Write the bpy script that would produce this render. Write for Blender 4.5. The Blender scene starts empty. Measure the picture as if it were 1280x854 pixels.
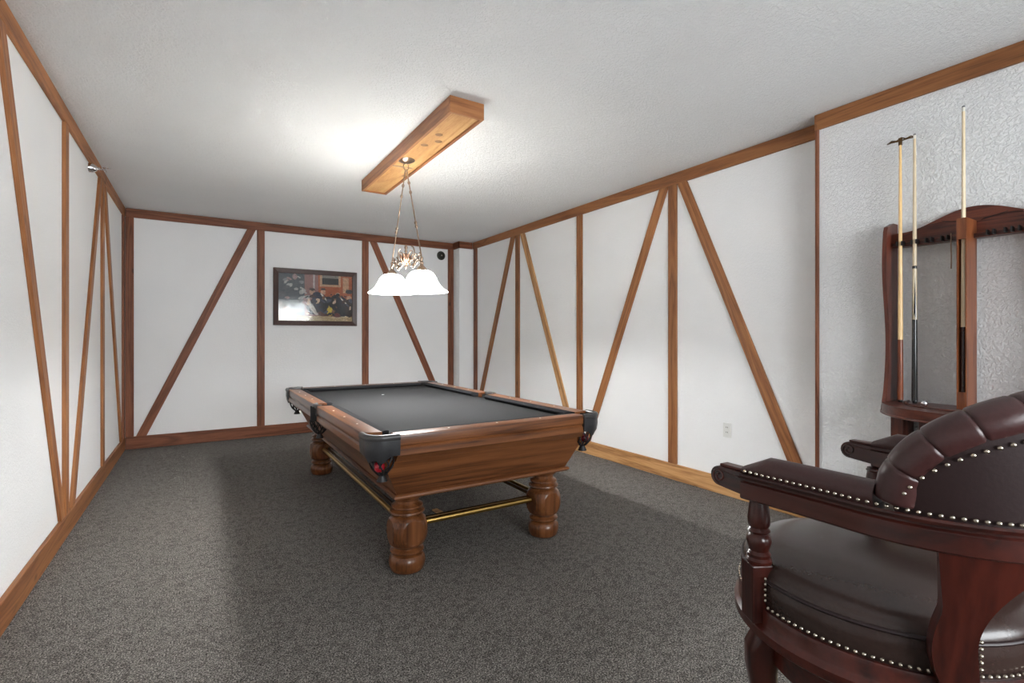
import bpy, bmesh, math, random
from mathutils import Vector, Matrix
random.seed(7)
PI = math.pi
sc = bpy.context.scene
C = sc.collection

# ------------------------------------------------------------------ camera
F_PX, YAW, HC = 625.4, 0.5575, 1.2576
cam_d = bpy.data.cameras.new('camera'); cam = bpy.data.objects.new('camera', cam_d); C.objects.link(cam)
cam.location = (0, 0, HC); cam.rotation_euler = (PI / 2, 0, -YAW)
cam_d.sensor_width = 36; cam_d.lens = F_PX / 1280 * 36; cam_d.shift_y = -5.53 / 1280
cam_d.clip_start = 0.02
sc.camera = cam
# ------------------------------------------------------------------ world, daylight, exposure
w = bpy.data.worlds.new('world'); sc.world = w; w.use_nodes = True
w.node_tree.nodes['Background'].inputs[0].default_value = (0.78, 0.88, 1.0, 1)
w.node_tree.nodes['Background'].inputs[1].default_value = 1.0
def area(name, loc, rot, sx, sy, power, col):
    l = bpy.data.lights.new(name, 'AREA'); l.shape = 'RECTANGLE'; l.size = sx; l.size_y = sy
    l.energy = power; l.color = col
    o = bpy.data.objects.new(name, l); C.objects.link(o); o.location = loc; o.rotation_euler = rot
    return o
YN = -1.9                                        # the near wall, behind the camera
WIN = (-0.15, 2.85, 1.00, 2.30)                  # wide window in the near wall: x0, x1, sill, head
area('daylight_window', ((WIN[0] + WIN[1]) / 2, YN - 0.3, (WIN[2] + WIN[3]) / 2), (PI / 2, 0, 0), 3.0, 1.3, 170, (0.93, 0.975, 1.0))
BULB_W, SHADE_E = 54.0, 15.0                     # pendant bulbs, shade glow
sc.view_settings.view_transform = 'Standard'; sc.view_settings.look = 'None'
sc.view_settings.exposure = 0.40; sc.view_settings.gamma = 1.0; sc.view_settings.use_curve_mapping = False

# ------------------------------------------------------------------ materials
MATS = {}
def srgb(r, g, b):
    f = lambda v: (v / 255 / 12.92) if v / 255 <= 0.04045 else ((v / 255 + 0.055) / 1.055) ** 2.4
    return (f(r), f(g), f(b), 1)
def newmat(name):
    m = bpy.data.materials.new(name); m.use_nodes = True
    nt = m.node_tree; b = nt.nodes['Principled BSDF']
    MATS[name] = m
    return m, nt, b
def N(nt, t, **kw):
    n = nt.nodes.new(t)
    for k, v in kw.items():
        if k in n.inputs: n.inputs[k].default_value = v
        else: setattr(n, k, v)
    return n
def ramp(nt, fac, stops):
    r = nt.nodes.new('ShaderNodeValToRGB'); e = r.color_ramp.elements
    while len(e) < len(stops): e.new(0.5)
    for q, (p, c) in zip(e, stops): q.position = p; q.color = c
    nt.links.new(fac, r.inputs[0]); return r.outputs[0]
def coords(nt, scale=(1, 1, 1), rnd=True, kind='Object'):
    tc = N(nt, 'ShaderNodeTexCoord'); mp = N(nt, 'ShaderNodeMapping'); mp.inputs['Scale'].default_value = scale
    if rnd:
        oi = N(nt, 'ShaderNodeObjectInfo'); mu = N(nt, 'ShaderNodeMath', operation='MULTIPLY'); mu.inputs[1].default_value = 37.0
        nt.links.new(oi.outputs['Random'], mu.inputs[0])
        ad = N(nt, 'ShaderNodeVectorMath', operation='ADD')
        nt.links.new(tc.outputs[kind], ad.inputs[0]); nt.links.new(mu.outputs[0], ad.inputs[1])
        nt.links.new(ad.outputs[0], mp.inputs['Vector'])
    else: nt.links.new(tc.outputs[kind], mp.inputs['Vector'])
    return mp.outputs[0]
def bump(nt, b, h, strength, dist):
    bn = N(nt, 'ShaderNodeBump'); bn.inputs['Strength'].default_value = strength; bn.inputs['Distance'].default_value = dist
    nt.links.new(h, bn.inputs['Height']); nt.links.new(bn.outputs[0], b.inputs['Normal'])
def plain(name, col, rough=0.5, metal=0.0, spec=None, coat=0.0, noise=0.0, nscale=40, bmp=0.0):
    m, nt, b = newmat(name)
    b.inputs['Roughness'].default_value = rough; b.inputs['Metallic'].default_value = metal
    if spec is not None: b.inputs['Specular IOR Level'].default_value = spec
    if coat: b.inputs['Coat Weight'].default_value = coat; b.inputs['Coat Roughness'].default_value = 0.12
    v = coords(nt, rnd=False); n = N(nt, 'ShaderNodeTexNoise', Scale=nscale, Detail=4.0); nt.links.new(v, n.inputs['Vector'])
    k0 = tuple(c * (1 - noise) for c in col[:3]) + (1,); k1 = tuple(min(1, c * (1 + noise)) for c in col[:3]) + (1,)
    nt.links.new(ramp(nt, n.outputs['Fac'], [(0.3, k0), (0.7, k1)]), b.inputs['Base Color'])
    if bmp: bump(nt, b, n.outputs['Fac'], bmp, 0.002)
    return m
def wood(name, dark, mid, light, axis='X', rough=0.45, knots=True, ring=9.0, coat=0.0, spec=0.35, stretch=0.07):
    m, nt, b = newmat(name)
    s = {'X': (stretch, 1, 1), 'Y': (1, stretch, 1), 'Z': (1, 1, stretch)}[axis]
    v = coords(nt, s)
    n1 = N(nt, 'ShaderNodeTexNoise', Scale=ring, Detail=3.0, Distortion=0.6); nt.links.new(v, n1.inputs['Vector'])
    mu = N(nt, 'ShaderNodeMath', operation='MULTIPLY'); mu.inputs[1].default_value = 5.0; nt.links.new(n1.outputs['Fac'], mu.inputs[0])
    pp = N(nt, 'ShaderNodeMath', operation='PINGPONG'); pp.inputs[1].default_value = 0.5; nt.links.new(mu.outputs[0], pp.inputs[0])
    n2 = N(nt, 'ShaderNodeTexNoise', Scale=120.0, Detail=3.0); nt.links.new(v, n2.inputs['Vector'])
    ad = N(nt, 'ShaderNodeMath', operation='MULTIPLY_ADD'); ad.inputs[1].default_value = 0.7
    nt.links.new(n2.outputs['Fac'], ad.inputs[0]); nt.links.new(pp.outputs[0], ad.inputs[2])
    col = ramp(nt, ad.outputs[0], [(0.22, dark), (0.5, mid), (0.85, light)])
    if knots:
        s2 = {'X': (0.55, 1, 1), 'Y': (1, 0.55, 1), 'Z': (1, 1, 0.55)}[axis]
        v2 = coords(nt, s2)
        vo = N(nt, 'ShaderNodeTexVoronoi', Scale=4.6); nt.links.new(v2, vo.inputs['Vector'])
        k = ramp(nt, vo.outputs['Distance'], [(0.03, (0.25, 0.2, 0.17, 1)), (0.11, (1, 1, 1, 1))])
        mx = N(nt, 'ShaderNodeMix', data_type='RGBA', blend_type='MULTIPLY'); mx.inputs['Factor'].default_value = 0.85
        nt.links.new(col, mx.inputs[6]); nt.links.new(k, mx.inputs[7]); col = mx.outputs[2]
    # board-to-board tone
    oi = N(nt, 'ShaderNodeObjectInfo'); hs = N(nt, 'ShaderNodeHueSaturation')
    mr = N(nt, 'ShaderNodeMapRange'); mr.inputs['To Min'].default_value = 0.82; mr.inputs['To Max'].default_value = 1.18
    nt.links.new(oi.outputs['Random'], mr.inputs['Value']); nt.links.new(mr.outputs[0], hs.inputs['Value'])
    nt.links.new(col, hs.inputs['Color']); nt.links.new(hs.outputs[0], b.inputs['Base Color'])
    b.inputs['Roughness'].default_value = rough; b.inputs['Specular IOR Level'].default_value = spec
    if coat: b.inputs['Coat Weight'].default_value = coat; b.inputs['Coat Roughness'].default_value = 0.15
    bump(nt, b, n2.outputs['Fac'], 0.12, 0.002)
    return m
def plaster(name, col, scale, strength, dist):
    m, nt, b = newmat(name); b.inputs['Roughness'].default_value = 0.85; b.inputs['Specular IOR Level'].default_value = 0.2
    v = coords(nt, rnd=False)
    n = N(nt, 'ShaderNodeTexNoise', Scale=scale, Detail=5.0, Roughness=0.62, Distortion=0.8); nt.links.new(v, n.inputs['Vector'])
    h = ramp(nt, n.outputs['Fac'], [(0.42, (0, 0, 0, 1)), (0.6, (1, 1, 1, 1))])
    n2 = N(nt, 'ShaderNodeTexNoise', Scale=1.3, Detail=2.0); nt.links.new(v, n2.inputs['Vector'])
    k0 = tuple(c * 0.97 for c in col[:3]) + (1,)
    nt.links.new(ramp(nt, n2.outputs['Fac'], [(0.35, k0), (0.65, col)]), b.inputs['Base Color'])
    bump(nt, b, h, strength, dist)
    return m
plaster('wall_plaster', (0.91, 0.91, 0.908, 1), 64, 0.3, 0.005)
plaster('wall_plaster_coarse', (0.91, 0.91, 0.908, 1), 58, 0.7, 0.006)
plaster('ceiling_plaster', (0.91, 0.91, 0.902, 1), 56, 0.75, 0.006)
def carpet():
    m, nt, b = newmat('carpet'); b.inputs['Roughness'].default_value = 1.0; b.inputs['Specular IOR Level'].default_value = 0.05
    v = coords(nt, rnd=False)
    n1 = N(nt, 'ShaderNodeTexNoise', Scale=170.0, Detail=3.0, Roughness=0.7); nt.links.new(v, n1.inputs['Vector'])
    n2 = N(nt, 'ShaderNodeTexNoise', Scale=32.0, Detail=3.0, Distortion=1.2); nt.links.new(v, n2.inputs['Vector'])
    c1 = ramp(nt, n1.outputs['Fac'], [(0.38, srgb(52, 49, 46)), (0.5, srgb(112, 108, 104)), (0.63, srgb(178, 172, 164))])
    c2 = ramp(nt, n2.outputs['Fac'], [(0.40, (0.55, 0.54, 0.53, 1)), (0.54, (1, 1, 1, 1))])
    mx = N(nt, 'ShaderNodeMix', data_type='RGBA', blend_type='MULTIPLY'); mx.inputs['Factor'].default_value = 0.75
    nt.links.new(c1, mx.inputs[6]); nt.links.new(c2, mx.inputs[7]); nt.links.new(mx.outputs[2], b.inputs['Base Color'])
    ad = N(nt, 'ShaderNodeMath', operation='MULTIPLY_ADD'); ad.inputs[1].default_value = 0.8
    nt.links.new(n1.outputs['Fac'], ad.inputs[0]); nt.links.new(n2.outputs['Fac'], ad.inputs[2])
    bump(nt, b, ad.outputs[0], 0.7, 0.012)
carpet()
for ax in 'XYZ':
    wood('pine_' + ax, srgb(112, 69, 40), srgb(142, 91, 54), srgb(162, 108, 66), ax, rough=0.5, ring=8)
wood('pine_red', srgb(86, 47, 31), srgb(116, 68, 45), srgb(136, 84, 58), 'X', rough=0.5, ring=8)
wood('pine_pale', srgb(128, 88, 52), srgb(168, 122, 78), srgb(192, 148, 100), 'X', rough=0.5, ring=8)
wood('box_ply', srgb(172, 120, 68), srgb(196, 148, 92), srgb(212, 168, 114), 'Y', rough=0.5, ring=4, stretch=0.12)
for ax in 'XYZ':
    wood('oak_' + ax, srgb(66, 36, 19), srgb(102, 60, 32), srgb(124, 76, 43), ax, rough=0.32, knots=False, ring=7, coat=0.3, stretch=0.045)
for ax in 'XYZ':
    wood('mahogany_' + ax, srgb(30, 10, 8), srgb(54, 19, 13), srgb(68, 26, 18), ax, rough=0.3, knots=False, ring=9, coat=0.35)
for ax in 'XYZ':
    wood('rackwood_' + ax, srgb(50, 21, 15), srgb(80, 37, 25), srgb(98, 49, 34), ax, rough=0.35, knots=False, ring=9, coat=0.25)
wood('column_wood', srgb(84, 42, 21), srgb(112, 60, 32), srgb(130, 74, 42), 'Z', rough=0.4, knots=False, coat=0.2)
wood('maple', srgb(206, 168, 112), srgb(222, 186, 130), srgb(232, 200, 150), 'Z', rough=0.3, knots=False, ring=30, coat=0.3)
wood('maple_pale', srgb(216, 196, 160), srgb(228, 208, 174), srgb(236, 218, 188), 'Z', rough=0.3, knots=False, ring=30, coat=0.3)
wood('cue_brown', srgb(88, 42, 24), srgb(116, 58, 34), srgb(132, 70, 42), 'Z', rough=0.28, knots=False, ring=20, coat=0.4)
plain('cue_black', srgb(22, 21, 23), 0.2, coat=0.5)
plain('cue_dark', srgb(52, 28, 22), 0.25, coat=0.4, noise=0.15)
plain('brass', srgb(196, 160, 92), 0.28, 1.0, noise=0.08)
plain('dark_brass', srgb(96, 72, 44), 0.35, 1.0, noise=0.1)
plain('antique_metal', srgb(158, 136, 118), 0.3, 1.0, noise=0.15)
plain('copper_ornament', srgb(176, 138, 116), 0.3, 1.0, noise=0.15)
plain('chrome', srgb(225, 225, 228), 0.12, 1.0)
plain('nail_brass', srgb(186, 176, 160), 0.25, 1.0)
plain('bronze_plate', srgb(62, 60, 52), 0.45, 0.7, noise=0.2)
plain('pocket_leather', srgb(46, 46, 48), 0.38, noise=0.12, nscale=120, bmp=0.1)
plain('pocket_rim', srgb(62, 60, 60), 0.34, noise=0.1, nscale=90, bmp=0.1)
plain('net_leather', srgb(24, 22, 24), 0.5)
plain('pocket_dark', srgb(14, 14, 14), 0.8)
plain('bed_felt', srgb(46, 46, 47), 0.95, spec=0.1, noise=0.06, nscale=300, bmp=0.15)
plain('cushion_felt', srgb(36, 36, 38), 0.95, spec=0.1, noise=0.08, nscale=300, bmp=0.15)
plain('chalk_white', srgb(226, 226, 222), 0.8)
plain('ball_red', srgb(150, 20, 34), 0.08, coat=0.6)
plain('ball_maroon', srgb(104, 24, 34), 0.08, coat=0.6)
plain('leather', srgb(58, 31, 30), 0.34, spec=0.5, noise=0.12, nscale=160, bmp=0.12)
plain('leather_dark', srgb(34, 18, 18), 0.45, spec=0.4, noise=0.12, nscale=160, bmp=0.12)
plain('seat_leather', srgb(50, 36, 32), 0.27, spec=0.5, noise=0.1, nscale=160, bmp=0.1)
plain('crease_dark', srgb(24, 12, 12), 0.6)
plain('plastic_white', srgb(226, 226, 222), 0.4)
plain('slot_dark', srgb(40, 40, 40), 0.6)
plain('clip_black', srgb(20, 18, 18), 0.5)
plain('frame_wood', srgb(66, 38, 30), 0.4, noise=0.2, nscale=30)
plain('frame_edge', srgb(60, 62, 110), 0.35)
plain('knot_putty', srgb(120, 84, 46), 0.6)
plain('shoe_white', srgb(220, 220, 220), 0.5)
plain('cue_tip', srgb(70, 74, 80), 0.7)
plain('ferrule', srgb(232, 228, 216), 0.35)
plain('window_frame_white', srgb(214, 214, 212), 0.4)
def glass_pane(name, rough=0.02, refl=1.5):
    m, nt, b = newmat(name); nt.nodes.remove(b)
    out = nt.nodes['Material Output']
    tr = N(nt, 'ShaderNodeBsdfTransparent'); gl = N(nt, 'ShaderNodeBsdfGlossy'); gl.inputs['Roughness'].default_value = rough
    fr = N(nt, 'ShaderNodeFresnel'); fr.inputs['IOR'].default_value = refl
    mx = N(nt, 'ShaderNodeMixShader')
    nt.links.new(fr.outputs[0], mx.inputs[0]); nt.links.new(tr.outputs[0], mx.inputs[1]); nt.links.new(gl.outputs[0], mx.inputs[2])
    nt.links.new(mx.outputs[0], out.inputs[0])
glass_pane('window_glass'); glass_pane('picture_glass', 0.08, 1.45)
def shade_glass(name, e):
    m, nt, b = newmat(name); nt.nodes.remove(b); out = nt.nodes['Material Output']
    df = N(nt, 'ShaderNodeBsdfDiffuse'); df.inputs[0].default_value = (0.9, 0.89, 0.87, 1)
    tl = N(nt, 'ShaderNodeBsdfTranslucent'); tl.inputs[0].default_value = (0.9, 0.88, 0.84, 1)
    m1 = N(nt, 'ShaderNodeMixShader'); m1.inputs[0].default_value = 0.5
    em = N(nt, 'ShaderNodeEmission'); em.inputs[0].default_value = (0.985, 1.0, 0.99, 1)
    v = coords(nt, (1, 1, 1), rnd=False); n = N(nt, 'ShaderNodeTexNoise', Scale=9.0, Detail=4.0, Distortion=1.6); nt.links.new(v, n.inputs['Vector'])
    mr = N(nt, 'ShaderNodeMapRange'); mr.inputs['To Min'].default_value = e * 0.8; mr.inputs['To Max'].default_value = e * 1.2
    nt.links.new(n.outputs['Fac'], mr.inputs['Value'])
    sx = N(nt, 'ShaderNodeSeparateXYZ'); nt.links.new(v, sx.inputs[0])       # the bell round the bulb glows more than the flared skirt
    mz = N(nt, 'ShaderNodeMapRange'); mz.inputs['From Min'].default_value = 0.0; mz.inputs['From Max'].default_value = 0.11
    mz.inputs['To Min'].default_value = 0.3; mz.inputs['To Max'].default_value = 1.5; nt.links.new(sx.outputs['Z'], mz.inputs['Value'])
    ml = N(nt, 'ShaderNodeMath', operation='MULTIPLY'); nt.links.new(mr.outputs[0], ml.inputs[0]); nt.links.new(mz.outputs[0], ml.inputs[1])
    nt.links.new(ml.outputs[0], em.inputs['Strength'])
    ad = N(nt, 'ShaderNodeAddShader')
    nt.links.new(df.outputs[0], m1.inputs[1]); nt.links.new(tl.outputs[0], m1.inputs[2])
    nt.links.new(m1.outputs[0], ad.inputs[0]); nt.links.new(em.outputs[0], ad.inputs[1]); nt.links.new(ad.outputs[0], out.inputs[0])
shade_glass('shade_glass', SHADE_E)
def emit(name, col, e):
    m, nt, b = newmat(name)
    b.inputs['Base Color'].default_value = (0.9, 0.9, 0.88, 1)
    b.inputs['Emission Color'].default_value = col; b.inputs['Emission Strength'].default_value = e
emit('bulb_glow', (1.0, 0.98, 0.94, 1), 12.0)

# ------------------------------------------------------------------ builders
def obj(name, bm, mat, parent=None, smooth=None, loc=None):
    me = bpy.data.meshes.new(name)
    bmesh.ops.recalc_face_normals(bm, faces=bm.faces[:]) if len(bm.faces) else None
    bm.to_mesh(me); bm.free()
    o = bpy.data.objects.new(name, me); C.objects.link(o)
    for mm in (mat if isinstance(mat, (list, tuple)) else [mat]): me.materials.append(MATS[mm])
    if smooth is not None:
        me.shade_smooth(); me.set_sharp_from_angle(angle=math.radians(smooth))
    if parent: o.parent = parent
    if loc is not None: o.location = loc
    return o
def tag(o, label, cat, group=None):
    o['label'] = label; o['category'] = cat
    if group: o['group'] = group
    return o
def thing(name, label, cat, loc=(0, 0, 0), rotz=0, group=None):
    o = bpy.data.objects.new(name, None); C.objects.link(o); o.location = loc; o.rotation_euler = (0, 0, rotz)
    o.empty_display_size = 0.1
    return tag(o, label, cat, group)
def struct(o): o['kind'] = 'structure'; return o
def box(bm, x0, x1, y0, y1, z0, z1, bev=0.0):
    vs = [bm.verts.new(p) for p in ((x0, y0, z0), (x1, y0, z0), (x1, y1, z0), (x0, y1, z0), (x0, y0, z1), (x1, y0, z1), (x1, y1, z1), (x0, y1, z1))]
    fs = [bm.faces.new([vs[i] for i in q]) for q in ((0, 3, 2, 1), (4, 5, 6, 7), (0, 1, 5, 4), (1, 2, 6, 5), (2, 3, 7, 6), (3, 0, 4, 7))]
    if bev:
        es = set(e for f in fs for e in f.edges)
        bmesh.ops.bevel(bm, geom=list(es), offset=bev, segments=2, profile=0.6, affect='EDGES')
    return bm
def bx(*a, **k): return box(bmesh.new(), *a, **k)
def lathe(bm, prof, seg=32, cx=0, cy=0, mi=0, a0=0, a1=2 * PI, scale_xy=None):
    full = abs(a1 - a0 - 2 * PI) < 1e-6
    n = seg if full else seg + 1
    rings = []
    for r, z in prof:
        if r < 1e-6: rings.append([bm.verts.new((cx, cy, z))])
        else:
            rings.append([bm.verts.new((cx + r * math.cos(a0 + (a1 - a0) * i / seg), cy + r * math.sin(a0 + (a1 - a0) * i / seg), z)) for i in range(n)])
    for a, b in zip(rings, rings[1:]):
        m = n if full else n - 1
        for i in range(m):
            j = (i + 1) % n
            if len(a) == 1 and len(b) == 1: continue
            if len(a) == 1: f = bm.faces.new((a[0], b[i], b[j]))
            elif len(b) == 1: f = bm.faces.new((a[i], b[0], a[j]))
            else: f = bm.faces.new((a[i], b[i], b[j], a[j]))
            f.material_index = mi
    return bm
def tube(bm, pts, r, seg=8, cap=True, closed=False):
    pts = [Vector(p) for p in pts]; n = len(pts)
    rs = r if isinstance(r, (list, tuple)) else [r] * n
    rings = []; up = None
    for i, p in enumerate(pts):
        a = pts[i - 1] if (i > 0 or closed) else p; b = pts[(i + 1) % n] if (i < n - 1 or closed) else p
        t = (b - a).normalized()
        if up is None:
            up = Vector((0, 0, 1)) if abs(t.z) < 0.9 else Vector((1, 0, 0))
        u = (up - t * up.dot(t)); u = u.normalized() if u.length > 1e-6 else t.orthogonal().normalized(); v = t.cross(u); up = u
        rings.append([bm.verts.new(p + (u * math.cos(2 * PI * k / seg) + v * math.sin(2 * PI * k / seg)) * rs[i]) for k in range(seg)])
    for i in range(n if closed else n - 1):
        a, b = rings[i], rings[(i + 1) % n]
        for k in range(seg):
            bm.faces.new((a[k], a[(k + 1) % seg], b[(k + 1) % seg], b[k]))
    if cap and not closed:
        bm.faces.new(rings[0][::-1]); bm.faces.new(rings[-1])
    return bm
def sphere(bm, c, r, u=12, v=8, sz=1.0):
    return lathe(bm, [(r * math.sin(PI * i / v), c[2] - r * sz * math.cos(PI * i / v)) for i in range(v + 1)], u, c[0], c[1])
def prism(bm, poly, axis, a, b):
    """extrude a 2-D polygon along axis ('x','y','z') from a to b; poly in the other two axes in order"""
    def P(p, t): return {'x': (t, p[0], p[1]), 'y': (p[0], t, p[1]), 'z': (p[0], p[1], t)}[axis]
    A = [bm.verts.new(P(p, a)) for p in poly]; B = [bm.verts.new(P(p, b)) for p in poly]
    bm.faces.new(A[::-1]); bm.faces.new(B)
    for i in range(len(poly)):
        j = (i + 1) % len(poly); bm.faces.new((A[i], A[j], B[j], B[i]))
    return bm
def sweep(bm, path, prof, closed_path=False, cap=True, zoff=None):
    """sweep a closed profile of (outward, z) along a horizontal path of (x, y, nx, ny)"""
    rings = []
    for i, (x, y, nx, ny) in enumerate(path):
        pr = prof(i) if callable(prof) else prof
        dz = zoff[i] if zoff else 0
        rings.append([bm.verts.new((x + nx * u, y + ny * u, z + dz)) for u, z in pr])
    n = len(rings); m = len(rings[0])
    for i in range(n if closed_path else n - 1):
        a, b = rings[i], rings[(i + 1) % n]
        for k in range(m):
            bm.faces.new((a[k], a[(k + 1) % m], b[(k + 1) % m], b[k]))
    if cap and not closed_path:
        bm.faces.new(rings[0][::-1]); bm.faces.new(rings[-1])
    return bm

# ------------------------------------------------------------------ room shell
XL, XR, XB, YE, H = -0.709, 3.537, 3.391, 7.012, 2.70   # trim fronts: left, right, right projecting part, end; ceiling height
T = 0.02                                                # trim thickness
def quadbox(name, mat, *a, parent=None): return obj(name, bx(*a), mat, parent)
struct(quadbox('floor', 'carpet', XL - 0.2, XR + 0.2, YN - 0.1, YE + 0.2, -0.1, 0.0))
struct(quadbox('ceiling', 'ceiling_plaster', XL - 0.2, XR + 0.2, YN - 0.1, YE + 0.2, H, H + 0.1))
wl = struct(quadbox('wall_left', 'wall_plaster', XL - T - 0.12, XL - T, YN, YE + 0.15, 0, H))
we = struct(quadbox('wall_end', 'wall_plaster', XL - T, XR + T, YE + T, YE + T + 0.12, 0, H))
wr = struct(quadbox('wall_right', 'wall_plaster', XR + T, XR + T + 0.12, 1.60, YE + 0.15, 0, H))
YB = 1.70                                               # where the projecting part of the right wall ends
wb = struct(quadbox('wall_right_projection', 'wall_plaster_coarse', XB + T, XR + T + 0.12, YN, YB, 0, H))
XC, YC = 3.315, 6.805                                   # boxed-in chase in the far right corner
wc = struct(quadbox('wall_chase', 'wall_plaster', XC + 0.005, XR + T, YC + T, YE + T, 0, H))
# near wall with its window (behind the camera)
b = bmesh.new()
box(b, XL - T, WIN[0], YN - 0.12, YN, 0, H); box(b, WIN[1], XB + T, YN - 0.12, YN, 0, H)
box(b, WIN[0], WIN[1], YN - 0.12, YN, WIN[3], H); box(b, WIN[0], WIN[1], YN - 0.12, YN, 0, WIN[2])
struct(obj('wall_near', b, 'wall_plaster'))
b = bmesh.new(); pw = (WIN[1] - WIN[0] - 0.05) / 3
for k in range(4): box(b, WIN[0] + k * pw, WIN[0] + k * pw + 0.05, YN - 0.09, YN - 0.03, WIN[2], WIN[3])
for k in range(3):
    for z in (WIN[2], WIN[3] - 0.05): box(b, WIN[0] + k * pw + 0.05, WIN[0] + (k + 1) * pw, YN - 0.09, YN - 0.03, z, z + 0.05)
w1 = struct(obj('window_1', b, 'window_frame_white'))
for k in range(3):
    obj('glass_pane', bx(WIN[0] + k * pw + 0.05, WIN[0] + (k + 1) * pw, YN - 0.064, YN - 0.058, WIN[2] + 0.05, WIN[3] - 0.05), 'window_glass', w1)
obj('window_sill', bx(WIN[0] - 0.04, WIN[1] + 0.04, YN - 0.03, YN + 0.05, WIN[2] - 0.03, WIN[2]), 'window_frame_white', w1)

ZB, ZC = 0.14, 2.60                                     # top of baseboard, bottom of crown
def board(name, mat, parent, pl, pts, t0, t1, bev=0.003):
    """a flat timber board in a wall plane. pl: 'x' or 'y' = the wall's normal axis; pts: 4 corners (s,z), long edges 0-3 and 1-2;
    t0,t1: back and front coordinate along the normal. The mesh is local, X along the grain."""
    c = Vector((sum(p[0] for p in pts) / 4, sum(p[1] for p in pts) / 4))
    lo = (Vector(pts[0]) + Vector(pts[1])) / 2; hi = (Vector(pts[2]) + Vector(pts[3])) / 2
    g = (hi - lo).normalized(); q = Vector((-g.y, g.x))
    bm = bmesh.new()
    l2 = [((Vector(p) - c).dot(g), (Vector(p) - c).dot(q)) for p in pts]
    d = (t1 - t0) / 2
    prism(bm, l2, 'z', -abs(d), abs(d))
    if bev: bmesh.ops.bevel(bm, geom=bm.edges[:], offset=bev, segments=1, affect='EDGES')
    o = obj(name, bm, mat, parent)
    tm = (t0 + t1) / 2
    if pl == 'x': ex = Vector((0, g.x, g.y)); ey = Vector((0, q.x, q.y)); org = Vector((tm, c.x, c.y))
    else: ex = Vector((g.x, 0, g.y)); ey = Vector((q.x, 0, q.y)); org = Vector((c.x, tm, c.y))
    ez = ex.cross(ey)
    o.matrix_local = Matrix(((ex.x, ey.x, ez.x, org.x), (ex.y, ey.y, ez.y, org.y), (ex.z, ey.z, ez.z, org.z), (0, 0, 0, 1)))
    return o
def post(parent, pl, s0, s1, back, front, mat='pine_X'):
    return board('timber_post', mat, parent, pl, [(s0, ZB), (s1, ZB), (s1, ZC), (s0, ZC)], back, front)
def brace(parent, pl, sb0, sb1, st0, st1, back, front, mat='pine_X'):
    return board('timber_brace', mat, parent, pl, [(sb0, ZB), (sb1, ZB), (st1, ZC), (st0, ZC)], back, front - 0.001 * (1 if front > back else -1))
# left wall: posts every ~1.41 m, braces zig-zag between them
BK, FR = XL - T, XL
for y in (-0.12, 1.29, 2.70, 4.115, 5.53): post(wl, 'x', y, y + 0.09, BK, FR, 'pine_X')
post(wl, 'x', 6.905, 6.99, BK, FR, 'pine_red')
brace(wl, 'x', 4.012, 4.11, 2.882, 2.98, BK, FR)
brace(wl, 'x', 4.302, 4.40, 5.402, 5.50, BK, FR)
brace(wl, 'x', 6.722, 6.82, 5.642, 5.74, BK, FR)
brace(wl, 'x', 1.40, 1.50, 2.58, 2.68, BK, FR)
brace(wl, 'x', 1.17, 1.27, 0.0, 0.10, BK, FR)
# end wall
BK, FR = YE + T, YE
post(we, 'y', XL, -0.632, BK, FR, 'pine_red'); post(we, 'y', 0.606, 0.693, BK, FR, 'pine_red')
post(we, 'y', 1.916, 2.006, BK, FR, 'pine_red'); post(we, 'y', 3.222, 3.312, BK, FR, 'pine_red')
brace(we, 'y', -0.612, -0.515, 0.496, 0.593, BK, FR, 'pine_red')
brace(we, 'y', 3.115, 3.215, 2.025, 2.122, BK, FR, 'pine_red')
# right wall
BK, FR = XR + T, XR
for y, mt in ((6.69, 'pine_red'), (5.504, 'pine_X'), (4.236, 'pine_X'), (2.957, 'pine_X')): post(wr, 'x', y, y + 0.092, BK, FR, mt)
brace(wr, 'x', 6.62, 6.72, 5.613, 5.713, BK, FR)
brace(wr, 'x', 4.34, 4.44, 5.385, 5.485, BK, FR, 'pine_pale')
brace(wr, 'x', 4.106, 4.206, 3.052, 3.152, BK, FR)
brace(wr, 'x', 1.78, 1.88, 2.85, 2.95, BK, FR)
board('corner_strip', 'pine_red', wb, 'y', [(XB + 0.001, ZB), (XR + 0.019, ZB), (XR + 0.019, ZC), (XB + 0.001, ZC)], YB, YB + 0.018, 0.001)
# crown boards and baseboards
def rail_board(name, mat, pl, s0, s1, z0, z1, back, front, parent=None):
    o = board(name, mat, parent, pl, [(s0, z0), (s0, z1), (s1, z1), (s1, z0)], back, front, 0.004)
    return o
def crown(n, mat, pl, s0, s1, back, front): return struct(rail_board('trim_%d' % n, mat, pl, s0, s1, ZC, H - 0.0005, back, front))
def basebd(side, mat, pl, s0, s1, back, front): return struct(rail_board('baseboard_' + side, mat, pl, s0, s1, 0.0, ZB, back, front))
crown(1, 'pine_X', 'x', YN, YE, XL - T, XL + 0.002); basebd('left', 'pine_X', 'x', YN, YE, XL - T, XL + 0.002)
crown(2, 'pine_red', 'y', XL + 0.003, 3.31, YE + T, YE - 0.002); basebd('end', 'pine_red', 'y', XL + 0.003, 3.31, YE + T, YE - 0.002)
crown(3, 'pine_red', 'x', YC, YE - 0.003, XC + 0.004, XC - T); basebd('chase_side', 'pine_red', 'x', YC, YE - 0.003, XC + 0.004, XC - T)
crown(4, 'pine_red', 'y', XC - T, XR - 0.003, YC + T, YC); basebd('chase', 'pine_red', 'y', XC - T, XR - 0.003, YC + T, YC)
crown(5, 'pine_X', 'x', YB + 0.02, YC - 0.001, XR + T, XR - 0.002); basebd('right', 'pine_pale', 'x', YB + 0.02, YC - 0.001, XR + T, XR - 0.002)
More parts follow.
